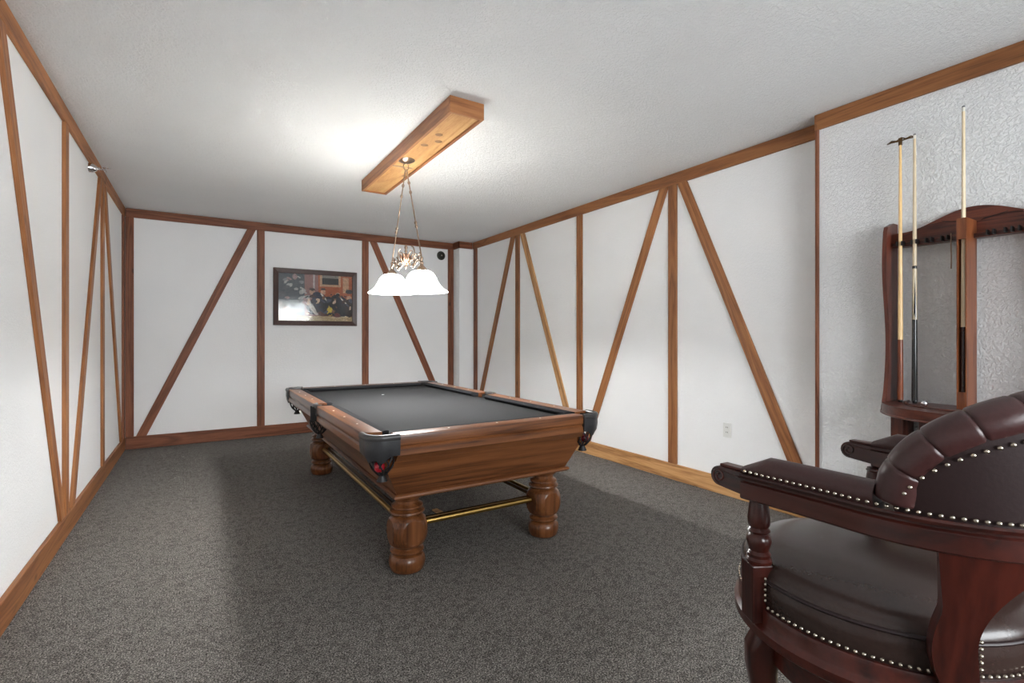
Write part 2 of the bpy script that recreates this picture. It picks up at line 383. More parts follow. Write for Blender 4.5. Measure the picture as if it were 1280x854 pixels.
crown(6, 'pine_X', 'x', YN, YB + 0.02, XB + T, XB - 0.002); basebd('projection', 'pine_pale', 'x', YN, YB + 0.02, XB + T, XB - 0.002)
crown(7, 'pine_X', 'y', XB - 0.002, XR + T, YB, YB + 0.022)

# ------------------------------------------------------------------ wall fittings
o = thing('wall_outlet', 'white duplex power outlet on the right wall between the tall brace and post', 'outlet', (XR + T, 2.468, 0.46))
obj('cover_plate', bx(-0.006, 0, -0.035, 0.035, 0, 0.115, bev=0.002), 'plastic_white', o)
for z in (0.028, 0.067):
    s = obj('socket', bx(-0.008, -0.005, -0.016, 0.016, z, z + 0.026, bev=0.001), 'plastic_white', o)
    for y in (-0.006, 0.006): obj('slot', bx(-0.0088, -0.0075, y - 0.0016, y + 0.0016, z + 0.009, z + 0.019), 'slot_dark', s)
o = thing('wall_plate', 'dark round metal plate with a bright centre, high on the end wall', 'wall plate', (3.112, YE + T, 2.497))
b = lathe(bmesh.new(), [(0, 0.014), (0.03, 0.014), (0.05, 0.012), (0.064, 0.006), (0.068, 0)], 28); bmesh.ops.rotate(b, verts=b.verts[:], matrix=Matrix.Rotation(PI / 2, 3, 'X'), cent=(0, 0, 0))
obj('plate', b, 'bronze_plate', o, 40)
b = lathe(bmesh.new(), [(0.032, 0.012), (0.034, 0.018), (0.04, 0.018), (0.042, 0.012)], 28); bmesh.ops.rotate(b, verts=b.verts[:], matrix=Matrix.Rotation(PI / 2, 3, 'X'), cent=(0, 0, 0))
obj('ring', b, 'pocket_dark', o, 40)
b = lathe(bmesh.new(), [(0, 0.03), (0.01, 0.028), (0.013, 0.022), (0.013, 0.012)], 16); bmesh.ops.rotate(b, verts=b.verts[:], matrix=Matrix.Rotation(PI / 2, 3, 'X'), cent=(0, 0, 0))
obj('centre_stud', b, 'chrome', o, 40)
o = thing('sprinkler_head', 'small chrome sprinkler head sticking out below the left crown board', 'sprinkler', (XL - T, 5.0, 2.565))
def latheX(prof, seg=20):
    b = lathe(bmesh.new(), prof, seg); bmesh.ops.rotate(b, verts=b.verts[:], matrix=Matrix.Rotation(PI / 2, 3, 'Y'), cent=(0, 0, 0)); return b
obj('escutcheon', latheX([(0.0, 0.05), (0.018, 0.05), (0.026, 0.04), (0.034, 0.024), (0.036, 0.0)]), 'chrome', o, 40)
obj('body', latheX([(0.012, 0.045), (0.012, 0.065), (0.008, 0.068), (0.0, 0.068)]), 'chrome', o, 40)
for s in (-1, 1):
    obj('frame_arm', tube(bmesh.new(), [(0.06, s * 0.009, 0), (0.075, s * 0.016, 0), (0.095, s * 0.012, 0), (0.106, 0, 0)], 0.003, 6), 'chrome', o, 40)
obj('deflector', bx(0.104, 0.107, -0.017, 0.017, -0.012, 0.014), 'chrome', o)
obj('deflector_tongue', bx(0.085, 0.135, -0.014, 0.014, 0.012, 0.0145), 'chrome', o)

# framed picture
PX0, PX1, PZ0, PZ1 = 0.79, 1.84, 1.41, 2.147
pic = thing('framed_picture', 'dark framed print of seated figures under glass on the end wall', 'picture', (PX0, YE + T, PZ0))
W, Hh = PX1 - PX0, PZ1 - PZ0
fw, fd = 0.062, 0.035
def frame_rail(pts):
    b = bmesh.new()
    A = [b.verts.new((x, 0, z)) for x, z in pts]; prof = []
    inner = pts[2:]; outer = pts[:2]
    Bv = [b.verts.new((x, -fd, z)) for x, z in pts]
    for i in (2, 3): Bv[i].co.y = -fd + 0.012
    b.faces.new(A); b.faces.new(Bv[::-1])
    for i in range(4):
        j = (i + 1) % 4; b.faces.new((A[i], A[j], Bv[j], Bv[i]))
    bmesh.ops.bevel(b, geom=b.edges[:], offset=0.003, segments=1, affect='EDGES')
    return b
obj('frame_rail', frame_rail([(0, 0), (W, 0), (W - fw, fw), (fw, fw)]), 'frame_wood', pic)
obj('frame_rail', frame_rail([(W, Hh), (0, Hh), (fw, Hh - fw), (W - fw, Hh - fw)]), 'frame_wood', pic)
obj('frame_stile', frame_rail([(0, Hh), (0, 0), (fw, fw), (fw, Hh - fw)]), 'frame_wood', pic)
obj('frame_stile', frame_rail([(W, 0), (W, Hh), (W - fw, Hh - fw), (W - fw, fw)]), 'frame_wood', pic)
def print_mesh():
    nx, nz = 132, 88
    bm = bmesh.new(); lay = bm.loops.layers.float_color.new('print')
    rng = random.Random(3)
    def ell(u, v, cx, cy, rx, ry, rot=0):
        dx, dy = u - cx, v - cy; c, s = math.cos(rot), math.sin(rot)
        return ((dx * c + dy * s) / rx) ** 2 + ((-dx * s + dy * c) / ry) ** 2 < 1
    shapes = []
    def E(cx, cy, rx, ry, col, rot=0): shapes.append((cx, cy, rx, ry, rot, col))
    # seated figures round a low table: coats, heads, hands, vase
    E(0.50, 0.36, 0.10, 0.22, (34, 30, 34), -0.3); E(0.44, 0.62, 0.035, 0.055, (176, 140, 116)); E(0.44, 0.68, 0.04, 0.03, (60, 44, 36))
    E(0.57, 0.40, 0.11, 0.24, (40, 44, 60), 0.35); E(0.59, 0.63, 0.035, 0.055, (186, 146, 120)); E(0.59, 0.69, 0.035, 0.025, (70, 60, 54))
    E(0.66, 0.34, 0.09, 0.20, (26, 26, 32)); E(0.73, 0.50, 0.03, 0.045, (190, 160, 140))
    E(0.82, 0.34, 0.13, 0.25, (24, 24, 28), 0.25); E(0.86, 0.44, 0.07, 0.15, (36, 34, 44), 0.5); E(0.79, 0.59, 0.03, 0.04, (196, 168, 146))
    E(0.95, 0.52, 0.035, 0.05, (180, 140, 112)); E(0.95, 0.66, 0.05, 0.05, (40, 36, 38)); E(0.95, 0.30, 0.06, 0.20, (40, 26, 24))
    E(0.44, 0.30, 0.03, 0.17, (196, 190, 180), 0.35); E(0.47, 0.22, 0.02, 0.10, (180, 170, 160), 0.5)
    E(0.35, 0.50, 0.10, 0.035, (150, 150, 146), 0.3); E(0.68, 0.22, 0.042, 0.10, (190, 166, 60)); E(0.68, 0.33, 0.02, 0.03, (160, 136, 60))
    E(0.78, 0.14, 0.045, 0.05, (96, 44, 40)); E(0.60, 0.52, 0.012, 0.10, (196, 190, 180), 0.5); E(0.88, 0.44, 0.010, 0.12, (200, 190, 176), 0.55)
    for k in range(46):
        cx = rng.uniform(0.36, 0.98); cy = rng.uniform(0.14, 0.62); q = rng.random()
        E(cx, cy, rng.uniform(0.008, 0.03), rng.uniform(0.012, 0.05), rng.choice([(22, 20, 26), (44, 36, 40), (120, 84, 62), (196, 170, 146), (70, 74, 92), (60, 34, 26)]), rng.uniform(-1, 1))
    for k in range(30):  # grey mottling on the left: glare on the glass painted into the print
        E(rng.uniform(0.0, 0.36), rng.uniform(0.1, 0.98), rng.uniform(0.01, 0.05), rng.uniform(0.015, 0.06), rng.choice([(120, 122, 122), (160, 158, 154), (84, 84, 88), (150, 124, 120)]), rng.uniform(-1, 1))
    for k in range(14):
        E(rng.uniform(0.3, 1.0), rng.uniform(0.03, 0.13), rng.uniform(0.02, 0.05), 0.01, rng.choice([(196, 180, 148), (140, 118, 84)]))
    def colour(u, v):
        if v < 0.10 + 0.03 * (1 - u): c = (168, 148, 112)
        elif u < 0.34: c = (70, 76, 80) if v > 0.44 else (132, 138, 138)
        elif u < 0.52: c = (132, 96, 92)
        else: c = (158, 84, 48) if v > 0.42 else (84, 46, 32)
        if 0.545 < u < 0.83 and v > 0.75: c = (176, 142, 112)
        if 0.575 < u < 0.80 and v > 0.80: c = (28, 26, 24) if v < 0.93 else (120, 116, 108)
        if 0.86 < u < 0.95 and 0.62 < v < 0.97: c = (176, 140, 110)
        if 0.455 < u < 0.48 and v > 0.68: c = (170, 160, 156)
        for cx, cy, rx, ry, rot, col in shapes:
            if ell(u, v, cx, cy, rx, ry, rot): c = col
        k = 1.08 + rng.uniform(-0.2, 0.2)
        return srgb(*[max(0, min(255, q * k)) for q in c])
    x0, x1, z0, z1 = fw - 0.006, W - fw + 0.006, fw - 0.006, Hh - fw + 0.006
    vs = [[bm.verts.new((x0 + (x1 - x0) * i / nx, -0.008, z0 + (z1 - z0) * j / nz)) for i in range(nx + 1)] for j in range(nz + 1)]
    for j in range(nz):
        for i in range(nx):
            f = bm.faces.new((vs[j][i], vs[j][i + 1], vs[j + 1][i + 1], vs[j + 1][i])); c = colour((i + 0.5) / nx, (j + 0.5) / nz)
            for l in f.loops: l[lay] = c
    return bm
m, nt, bb = newmat('picture_print'); at = N(nt, 'ShaderNodeVertexColor', layer_name='print'); nt.links.new(at.outputs[0], bb.inputs['Base Color']); bb.inputs['Roughness'].default_value = 0.6
obj('print', print_mesh(), 'picture_print', pic)
obj('glass_pane', bx(fw - 0.004, W - fw + 0.004, -0.014, -0.011, fw - 0.004, Hh - fw + 0.004), 'picture_glass', pic)

# ------------------------------------------------------------------ ceiling box and pendant
BX0, BX1, BY0, BY1, BZ = 1.262, 1.492, 2.72, 4.64, 2.60
cb = thing('ceiling_light_box', 'long shallow wooden box fixed to the ceiling above the pool table', 'light box', ((BX0 + BX1) / 2, (BY0 + BY1) / 2, BZ))
hx, hy, hz = (BX1 - BX0) / 2, (BY1 - BY0) / 2, H - BZ - 0.0005
obj('side_board', bx(-hx, -hx + 0.02, -hy + 0.0195, hy - 0.0195, 0, hz, bev=0.002), 'pine_Y', cb)
obj('side_board', bx(hx - 0.02, hx, -hy + 0.0195, hy - 0.0195, 0, hz, bev=0.002), 'pine_Y', cb)
obj('end_board', bx(-hx, hx, -hy, -hy + 0.019, 0, hz, bev=0.002), 'pine_X', cb)
obj('end_board', bx(-hx, hx, hy - 0.019, hy, 0, hz, bev=0.002), 'pine_X', cb)
obj('bottom_panel', bx(-hx + 0.021, hx - 0.021, -hy + 0.02, hy - 0.02, 0.012, 0.022), 'box_ply', cb)
for x, y in ((-0.02, -0.58), (0.025, -0.47), (-0.035, -0.36)):
    obj('knot', lathe(bmesh.new(), [(0, 0.0095), (0.018, 0.0095), (0.026, 0.012)], 18, x, y), 'knot_putty', cb, 30)

PC = Vector((1.336, 3.675, 0)); ROT = math.atan2(0.035, 0.55)
pend = thing('pendant_lamp', 'two light pendant with frosted bell shades and scrolled metal arms over the pool table', 'pendant lamp', (PC.x, PC.y, 1.60), ROT)
TILT = 0.052    # the fixture hangs with its far end a little higher
def tl(y, z): return z + y * TILT
zc = 2.6115 - 1.60
obj('canopy', lathe(bmesh.new(), [(0, zc - 0.028), (0.02, zc - 0.026), (0.05, zc - 0.014), (0.066, zc - 0.004), (0.068, zc)], 28), 'antique_metal', pend, 40)
obj('canopy_hook', tube(bmesh.new(), [(0, 0.0, zc - 0.02), (0.018, 0, zc - 0.04), (0.02, 0, zc - 0.065), (0, 0, zc - 0.085), (-0.02, 0, zc - 0.065), (-0.018, 0, zc - 0.04)], 0.004, 8, closed=True), 'antique_metal', pend, 60)
obj('cross_bar', tube(bmesh.new(), [(-0.085, 0.05, zc - 0.045), (0.05, -0.015, zc - 0.06)], 0.004, 8), 'antique_metal', pend, 60)
SEP = 0.275
for s in (-1, 1):
    a = Vector((0, s * 0.012, zc - 0.075)); e = Vector((0, s * (SEP - 0.0), tl(s * SEP, 0.245)))
    r = obj('rod', tube(bmesh.new(), [a, e], 0.0052, 8), 'antique_metal', pend, 60)
    d = (e - a).normalized()
    for f in (0.16, 0.27, 0.62, 0.66):
        p = a + (e - a) * f
        obj('rod_collar', tube(bmesh.new(), [p - d * 0.013, p - d * 0.007, p + d * 0.007, p + d * 0.013], [0.006, 0.0105, 0.0105, 0.006], 10), 'antique_metal', r, 40)
    cy = s * SEP
    zt = tl(cy, 0.0)
    obj('fitter', lathe(bmesh.new(), [(0, zt + 0.255), (0.008, zt + 0.25), (0.012, zt + 0.235), (0.008, zt + 0.225), (0.011, zt + 0.212), (0.016, zt + 0.206), (0.012, zt + 0.198), (0.014, zt + 0.188), (0.03, zt + 0.172), (0.042, zt + 0.156), (0.044, zt + 0.148), (0, zt + 0.146)], 24, 0, cy), 'antique_metal', pend, 40)
    prof_o = [(0.03, 0.152), (0.055, 0.148), (0.078, 0.136), (0.094, 0.118), (0.106, 0.095), (0.118, 0.07), (0.134, 0.045), (0.156, 0.022), (0.18, 0.007), (0.19, 0.0)]
    prof_i = [(r_ - 0.004, z_ - 0.003) for r_, z_ in prof_o[::-1]]
    sh = obj('glass_shade', lathe(bmesh.new(), [(r_, z_ + zt) for r_, z_ in prof_o + [(0.19, -0.003)] + prof_i[1:]], 48, 0, cy), 'shade_glass', pend, 50)
    obj('bulb', sphere(bmesh.new(), (0, cy, zt + 0.085), 0.026, 16, 10, 1.2), 'bulb_glow', pend, 80)
    obj('lamp_socket', lathe(bmesh.new(), [(0, zt + 0.145), (0.018, zt + 0.145), (0.018, zt + 0.108), (0, zt + 0.106)], 16, 0, cy), 'antique_metal', pend, 40)
    L = bpy.data.lights.new('bulb_light', 'POINT'); L.energy = BULB_W; L.color = (0.985, 1.0, 1.0); L.shadow_soft_size = 0.04
    lo = bpy.data.objects.new('bulb_light', L); C.objects.link(lo); lo.parent = pend; lo.location = (0, cy, zt + 0.065)
    # scrolled arm from the fitter to the centre ornament
    pts = []
    for i in range(25):
        t = i / 24; y = s * (SEP - (SEP - 0.045) * t); pts.append((0, y, tl(y, 0.2 + 0.028 * math.sin(t * PI * 2.0) + 0.03 * t)))
    arm = obj('scroll_arm', tube(bmesh.new(), pts, 0.0058, 8), 'antique_metal', pend, 60)
    for (yy, zz, r0, turns, sg) in ((0.185, 0.235, 0.045, 1.4, 1), (0.10, 0.285, 0.06, 1.4, -1), (0.135, 0.20, 0.03, 1.2, -1), (0.245, 0.25, 0.03, 1.2, 1)):
        pts = []
        for i in range(30):
            t = i / 29; rr = r0 * (1 - 0.72 * t); an = sg * t * turns * 2 * PI + PI / 2
            y = s * (yy + rr * math.cos(an)); pts.append((0.0, y, tl(y, zz + rr * math.sin(an))))
        obj('scroll', tube(bmesh.new(), pts, [0.0052 * (1 - 0.4 * i / 29) for i in range(30)], 7), 'antique_metal', arm, 60)
b = sphere(bmesh.new(), (0, 0, 0.255), 0.034, 18, 12, 1.25)
cn = obj('centre_ornament', b, 'copper_ornament', pend, 60)
for k in range(8):
    an = 2 * PI * k / 8; ca, sa = math.cos(an), math.sin(an)
    obj('leaf', tube(bmesh.new(), [(0.01 * ca, 0.01 * sa, 0.21), (0.038 * ca, 0.038 * sa, 0.24), (0.042 * ca, 0.042 * sa, 0.275), (0.052 * ca, 0.052 * sa, 0.292)], [0.004, 0.009, 0.007, 0.003], 6), 'copper_ornament', cn, 60)
obj('finial', lathe(bmesh.new(), [(0, 0.365), (0.01, 0.355), (0.013, 0.34), (0.007, 0.325), (0.012, 0.315), (0.006, 0.30), (0.014, 0.29)], 14), 'antique_metal', cn, 50)
obj('drop_finial', lathe(bmesh.new(), [(0.016, 0.22), (0.01, 0.205), (0.013, 0.195), (0.006, 0.18), (0, 0.172)], 14), 'antique_metal', cn, 50)

# ------------------------------------------------------------------ pool table
TX, TY, TZ = 1.41, 3.735, 0.78
HW, HL = 0.725, 1.365
tbl = thing('pool_table', 'oak pool table with charcoal cloth and turned legs in the middle of the room', 'pool table', (TX, TY, 0))
BED = TZ - 0.038
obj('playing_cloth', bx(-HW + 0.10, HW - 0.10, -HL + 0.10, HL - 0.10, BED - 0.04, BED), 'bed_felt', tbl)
# rails: outward/height profile, 0 = outer face
RP = [(-0.100, TZ - 0.07), (-0.100, TZ - 0.004), (-0.012, TZ), (-0.003, TZ - 0.004), (0.0, TZ - 0.014), (0.0, TZ - 0.052), (-0.008, TZ - 0.058), (-0.010, TZ - 0.066),
      (-0.002, TZ - 0.074), (0.000, TZ - 0.104), (-0.012, TZ - 0.113), (-0.020, TZ - 0.126), (-0.030, TZ - 0.138), (-0.100, TZ - 0.138)]
CP = [(-0.099, TZ - 0.034), (-0.099, TZ - 0.003), (-0.118, TZ - 0.002), (-0.142, TZ - 0.006), (-0.150, TZ - 0.012), (-0.149, TZ - 0.017), (-0.135, TZ - 0.034)]
GAP, SG = 0.135, 0.075
def rail(name, axis, sign, s0, s1):
    """axis 'y': a side rail running along y at x = sign*HW; axis 'x': an end rail"""
    def mk(P, mit):
        bm = bmesh.new(); A = []; Bv = []
        for u, z in P:
            ext = mit * max(0, -u - 0.1) * 0.9
            o_ = sign * ((HW if axis == 'y' else HL) + u)
            a, b2 = s0 + ext, s1 - ext
            A.append(bm.verts.new((o_, a, z) if axis == 'y' else (a, o_, z))); Bv.append(bm.verts.new((o_, b2, z) if axis == 'y' else (b2, o_, z)))
        bm.faces.new(A); bm.faces.new(Bv[::-1])
        for i in range(len(P)):
            j = (i + 1) % len(P); bm.faces.new((A[i], A[j], Bv[j], Bv[i]))
        return bm
    r = obj(name, mk(RP, 0), 'oak_' + axis.upper(), tbl, 28)
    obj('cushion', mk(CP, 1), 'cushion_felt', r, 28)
    # sights: three small inlaid diamonds
    for k in (1, 2, 3):
        s = s0 + (s1 - s0) * k / 4; o_ = sign * ((HW if axis == 'y' else HL) - 0.05)
        c = (o_, s) if axis == 'y' else (s, o_)
        bm = bmesh.new(); prism(bm, [(c[0] - 0.006, c[1]), (c[0], c[1] - 0.009), (c[0] + 0.006, c[1]), (c[0], c[1] + 0.009)], 'z', TZ - 0.004, TZ + 0.0004)
        obj('sight', bm, 'ferrule', r)
for sg in (-1, 1):
    rail('end_rail', 'x', sg, -HW + GAP, HW - GAP)
    rail('side_rail', 'y', sg, -HL + GAP, -SG); rail('side_rail', 'y', sg, SG, HL - GAP)
# cabinet: four flared aprons with a base moulding
ZA0, ZA1 = 0.415, TZ - 0.137
def inset(z, side):              # how far the flared cabinet stands in from the rail's outer face at height z
    top, bot = (0.080, 0.180) if side else (0.060, 0.138)
    f = (ZA1 - z) / (ZA1 - 0.437); return top + (bot - top) * (0.94 * f + 0.06 * f * f)
def apron(axis, sign):
    bm = bmesh.new(); side = axis == 'y'; o1 = HW if side else HL; l1 = HL if side else HW
    th = 0.03; rows = []
    for z in (ZA1, 0.58, 0.53, 0.475, 0.437):
        row = []
        for k in (0, th):
            for e in (-1, 1):
                a = e * (l1 - inset(z, not side) - k); o_ = sign * (o1 - inset(z, side) - k)
                row.append(bm.verts.new((o_, a, z) if side else (a, o_, z)))
        rows.append(row)
    for p, q in zip(rows, rows[1:]):
        for i, j in ((0, 1), (1, 3), (3, 2), (2, 0)): bm.faces.new((p[i], p[j], q[j], q[i]))
    for r_ in (rows[0], rows[-1]): bm.faces.new((r_[0], r_[1], r_[3], r_[2]))
    a = obj('apron', bm, 'oak_' + axis.upper(), tbl, 30)
    bm = bmesh.new(); A, Bv = [], []
    pr = [(-0.012, 0.441), (-0.020, 0.436), (-0.022, 0.426), (-0.014, 0.420), (-0.010, 0.4155), (0.05, 0.4155), (0.05, 0.441)]
    for k, z in pr:
        o_ = sign * (o1 - inset(0.437, side) - k)
        for lst, e in ((A, -1), (Bv, 1)):
            v = e * (l1 - inset(0.437, not side) - k); lst.append(bm.verts.new((o_, v, z) if side else (v, o_, z)))
    bm.faces.new(A); bm.faces.new(Bv[::-1])
    for i in range(len(pr)):
        j = (i + 1) % len(pr); bm.faces.new((A[i], A[j], Bv[j], Bv[i]))
    obj('base_moulding', bm, 'oak_' + axis.upper(), a, 30)
for sg in (-1, 1): apron('x', sg); apron('y', sg)
obj('underframe', bx(-HW + 0.215, HW - 0.215, -HL + 0.175, HL - 0.175, 0.43, 0.46), 'oak_Y', tbl)
# legs
LX, LY = 0.454, 1.123
LP = [(0, 0.0), (0.078, 0.0), (0.087, 0.008), (0.095, 0.03), (0.098, 0.055), (0.094, 0.078), (0.084, 0.094), (0.072, 0.102), (0.072, 0.106), (0.085, 0.110), (0.091, 0.118), (0.090, 0.127),
      (0.080, 0.133), (0.073, 0.139), (0.078, 0.146), (0.094, 0.160), (0.105, 0.185), (0.111, 0.215), (0.112, 0.245), (0.108, 0.275), (0.098, 0.303), (0.084, 0.319), (0.069, 0.329), (0.068, 0.334),
      (0.088, 0.337), (0.094, 0.344), (0.092, 0.353), (0.080, 0.358), (0.072, 0.363), (0.075, 0.368), (0.085, 0.374), (0.084, 0.383), (0.072, 0.389), (0.063, 0.398), (0.062, 0.412), (0.078, 0.428), (0.088, 0.442), (0.092, 0.4515), (0, 0.4515)]
LK = 0.415 / 0.4515
def leg_mesh():
    P = []
    for (r0, z0), (r1, z1) in zip(LP, LP[1:]):
        n = 5 if 0.14 < z0 < 0.32 else 1
        P += [(r0 + (r1 - r0) * i / n, z0 + (z1 - z0) * i / n) for i in range(n)]
    P.append(LP[-1])
    bm = lathe(bmesh.new(), [(r, z * LK) for r, z in P], 72)
    for v in bm.verts:                # four flat ovals carved into the bulb
        if 0.14 * LK < v.co.z < 0.33 * LK:
            for k in range(4):
                d = Vector((math.cos(k * PI / 2), math.sin(k * PI / 2), 0)); q = v.co.dot(d)
                if q > 0.0965: v.co -= d * (q - 0.0965 + 0.002)
    return bm
for sx in (-1, 1):
    for sy in (-1, 1):
        obj('leg', leg_mesh(), 'oak_Z', tbl, 24, loc=(sx * LX, sy * LY, 0))
# brass foot rails
zr = 0.235
for s in (-1, 1):
    obj('brass_rail', tube(bmesh.new(), [(s * LX - s * 0.0, -LY + 0.1, zr), (s * LX, LY - 0.1, zr)], 0.0165, 14), 'brass', tbl, 60)
    obj('inner_rail', tube(bmesh.new(), [(s * (LX - 0.042), -LY + 0.09, zr + 0.004), (s * (LX - 0.042), LY - 0.09, zr + 0.004)], 0.011, 10), 'dark_brass', tbl, 60)
    obj('brass_rail', tube(bmesh.new(), [(-LX + 0.1, s * LY, zr), (LX - 0.1, s * LY, zr)], 0.0165, 14), 'brass', tbl, 60)
    obj('inner_rail', tube(bmesh.new(), [(-LX + 0.09, s * (LY - 0.042), zr + 0.004), (LX - 0.09, s * (LY - 0.042), zr + 0.004)], 0.011, 10), 'dark_brass', tbl, 60)
# pockets
def pocket(px, py, a_mid, half, R, corner):
    """px,py: pocket centre (table frame); shield is a rounded leather skirt around direction a_mid"""
    if corner:      # path in the rotated frame: rounded corner pointing to +x
        q = []
        cR = 0.088
        for i in range(17):
            an = -PI / 4 + (PI / 2) * i / 16
            q.append((cR * math.cos(an), cR * math.sin(an), math.cos(an), math.sin(an)))
        dl_ = 0.062
        st = [(q[0][0] - dl_ * k / 3 * math.sin(PI / 4), q[0][1] - dl_ * k / 3 * math.cos(PI / 4), q[0][2], q[0][3]) for k in (3, 2, 1)]
        en = [(q[-1][0] - dl_ * k / 3 * math.sin(PI / 4), q[-1][1] + dl_ * k / 3 * math.cos(PI / 4), q[-1][2], q[-1][3]) for k in (1, 2, 3)]
        path = st + q + en
    else:
        path = []
        for i in range(21):
            an = -PI * 0.5 + PI * i / 20
            path.append((R * 0.55 * math.cos(an) + 0.0, R * math.sin(an), math.cos(an), math.sin(an)))
    n = len(path); zb = []
    for i in range(n):
        t = 2 * i / (n - 1) - 1
        zb.append(TZ - 0.128 + 0.045 * abs(t) ** 5 + (0.008 * math.cos(t * PI * 2)))
    p = obj('pocket', sweep(bmesh.new(), path, lambda i: [(0.0, TZ - 0.02), (0.006, TZ - 0.02), (0.008, TZ - 0.06), (0.002, TZ - 0.1), (-0.012, zb[i]), (-0.018, zb[i])]), 'pocket_leather', tbl, 40, loc=(px, py, 0)); p.rotation_euler = (0, 0, a_mid)
    obj('shield_rim', sweep(bmesh.new(), path, [(-0.012, TZ - 0.022), (-0.018, TZ - 0.01), (-0.016, TZ + 0.001), (-0.008, TZ + 0.006), (0.004, TZ + 0.005), (0.011, TZ - 0.004), (0.011, TZ - 0.018), (0.005, TZ - 0.025)]), 'pocket_rim', p, 50)
    # lining and net
    rr = 0.062
    obj('lining', lathe(bmesh.new(), [(rr, TZ - 0.012), (rr, TZ - 0.11), (rr - 0.003, TZ - 0.11), (rr - 0.003, TZ - 0.012)], 24), 'pocket_dark', p, 40)
    bm = bmesh.new(); nst = 9
    def bowl(t):   # t 0 top .. 1 bottom
        z = TZ - 0.108 - 0.098 * t; r_ = 0.063 * (1 - t ** 2.6) + 0.017 * t ** 2.6; return r_, z
    for k in range(nst):
        for sgn in (-1, 1):
            pts = []
            for i in range(9):
                t = i / 8; r_, z = bowl(t); an = 2 * PI * k / nst + sgn * t * 0.8; pts.append((r_ * math.cos(an), r_ * math.sin(an), z))
            tube(bm, pts, 0.0042, 5)
    obj('net', bm, 'net_leather', p, 60)
    obj('net_tail', lathe(bmesh.new(), [(0.017, TZ - 0.202), (0.016, TZ - 0.212), (0.028, TZ - 0.238), (0.0, TZ - 0.238)], 12), 'net_leather', p, 40)
    return p
CI = 0.082
for sx in (-1, 1):
    for sy in (-1, 1):
        pocket(sx * (HW - CI), sy * (HL - CI), math.atan2(sy, sx), 0, 0.09, True)
    pocket(sx * (HW - 0.035), 0, 0 if sx > 0 else PI, 0, 0.072, False)
obj('foot_spot', lathe(bmesh.new(), [(0, BED + 0.0008), (0.012, BED + 0.0008), (0.012, BED)], 16, -0.02, 0.68), 'chalk_white', tbl)
def ball(name, mat, x, y, z, label, g): 
    return tag(obj(name, sphere(bmesh.new(), (0, 0, 0), 0.0286, 20, 14), mat, None, 80, loc=(TX + x, TY + y, z)), label, 'pool ball', g)
ball('pool_ball', 'ball_red', -(HW - CI) - 0.02, -(HL - CI) - 0.02, TZ - 0.160, 'bright red pool ball in the net of the nearest corner pocket', 'balls in the pockets')
ball('pool_ball', 'ball_maroon', (HW - CI) + 0.008, -(HL - CI) - 0.01, TZ - 0.160, 'maroon pool ball in the net of the near right corner pocket', 'balls in the pockets')
tag(obj('wood_shim', bx(-0.02, 0.02, -0.06, 0.06, 0, 0.012, bev=0.002), 'pine_pale', None, loc=(1.45, 3.32, 0)), 'small flat wood block on the carpet under the pool table', 'wood block').rotation_euler = (0, 0, 0.1)

# ------------------------------------------------------------------ cue rack on the projecting wall
RYC = 0.93; XWB = XB + T
rk = thing('cue_rack', 'dark mahogany cue rack with arched top and half round shelf on the wall', 'cue rack', (XWB, RYC, 0))
# local frame: x = out of the wall is -x, y along the wall
ZS = 0.895
hb = 0.36
def side_panel(y0, y1):
    zz = []
    for i in range(41):
        z = 0.85 + (1.905 - 0.85) * i / 40; t = i / 40
        d = 0.128 + 0.022 * math.sin(t * 2 * PI * 1.15 + 2.2) + 0.018 * math.exp(-((t - 0.0) / 0.07) ** 2)
        if z > 1.86: d = 0.055 + (0.13 - 0.055 + 0.0) * math.sqrt(max(0, 1 - ((z - 1.86) / 0.045) ** 2)) 
        zz.append((-d, z))
    poly = [(-0.0005, 0.85)] + zz + [(-0.0005, 1.905)]
    bm = bmesh.new(); A = [bm.verts.new((x, y0, z)) for x, z in poly]; Bv = [bm.verts.new((x, y1, z)) for x, z in poly]
    bm.faces.new(A); bm.faces.new(Bv[::-1])
    for i in range(len(poly)):
        j = (i + 1) % len(poly); bm.faces.new((A[i], A[j], Bv[j], Bv[i]))
    return bm
obj('side_panel', side_panel(hb - 0.02, hb), 'rackwood_Z', rk, 30); obj('side_panel', side_panel(-hb, -hb + 0.02), 'rackwood_Z', rk, 30)
arch = [(-hb + 0.021, 1.765)] + [(y, 1.765 + 0.083 + (0.085 if abs(y) < 1 else 0) * (0.5 + 0.5 * math.cos(min(1, abs(y) / 0.30) * PI)) ** 0.9) for y in [(-hb + 0.021) + (2 * hb - 0.042) * i / 36 for i in range(37)]] + [(hb - 0.021, 1.765)]
ab = obj('arched_back', prism(bmesh.new(), arch, 'x', -0.03, -0.0005), 'rackwood_Y', rk, 30)
for s in (-1, 1):     # carved groove lines on the arch
    pts = [(-0.0305, s * (0.04 + 0.26 * i / 16), 1.862 - 0.035 * (i / 16) ** 1.6 + 0.02 * math.sin(i / 16 * PI)) for i in range(17)]
    obj('carved_line', tube(bmesh.new(), pts, 0.0016, 5), 'crease_dark', ab)
    pts = [(-0.0305, s * (0.03 + 0.10 * i / 10), 1.856 + 0.025 * i / 10) for i in range(11)]
    obj('carved_line', tube(bmesh.new(), pts, 0.0016, 5), 'crease_dark', ab)
cbar = obj('clip_bar', bx(-0.075, -0.031, -hb + 0.021, hb - 0.021, 1.762, 1.784, bev=0.002), 'rackwood_Y', rk)
CLIPS = [0.292, 0.226, 0.162, 0.095, -0.084, -0.149, -0.199, -0.262, -0.31]
for y in CLIPS:
    for s in (-1, 1):
        obj('cue_clip', bx(-0.115, -0.0755, y + s * 0.012 - 0.003, y + s * 0.012 + 0.003, 1.766, 1.790, bev=0.001), 'clip_black', cbar)
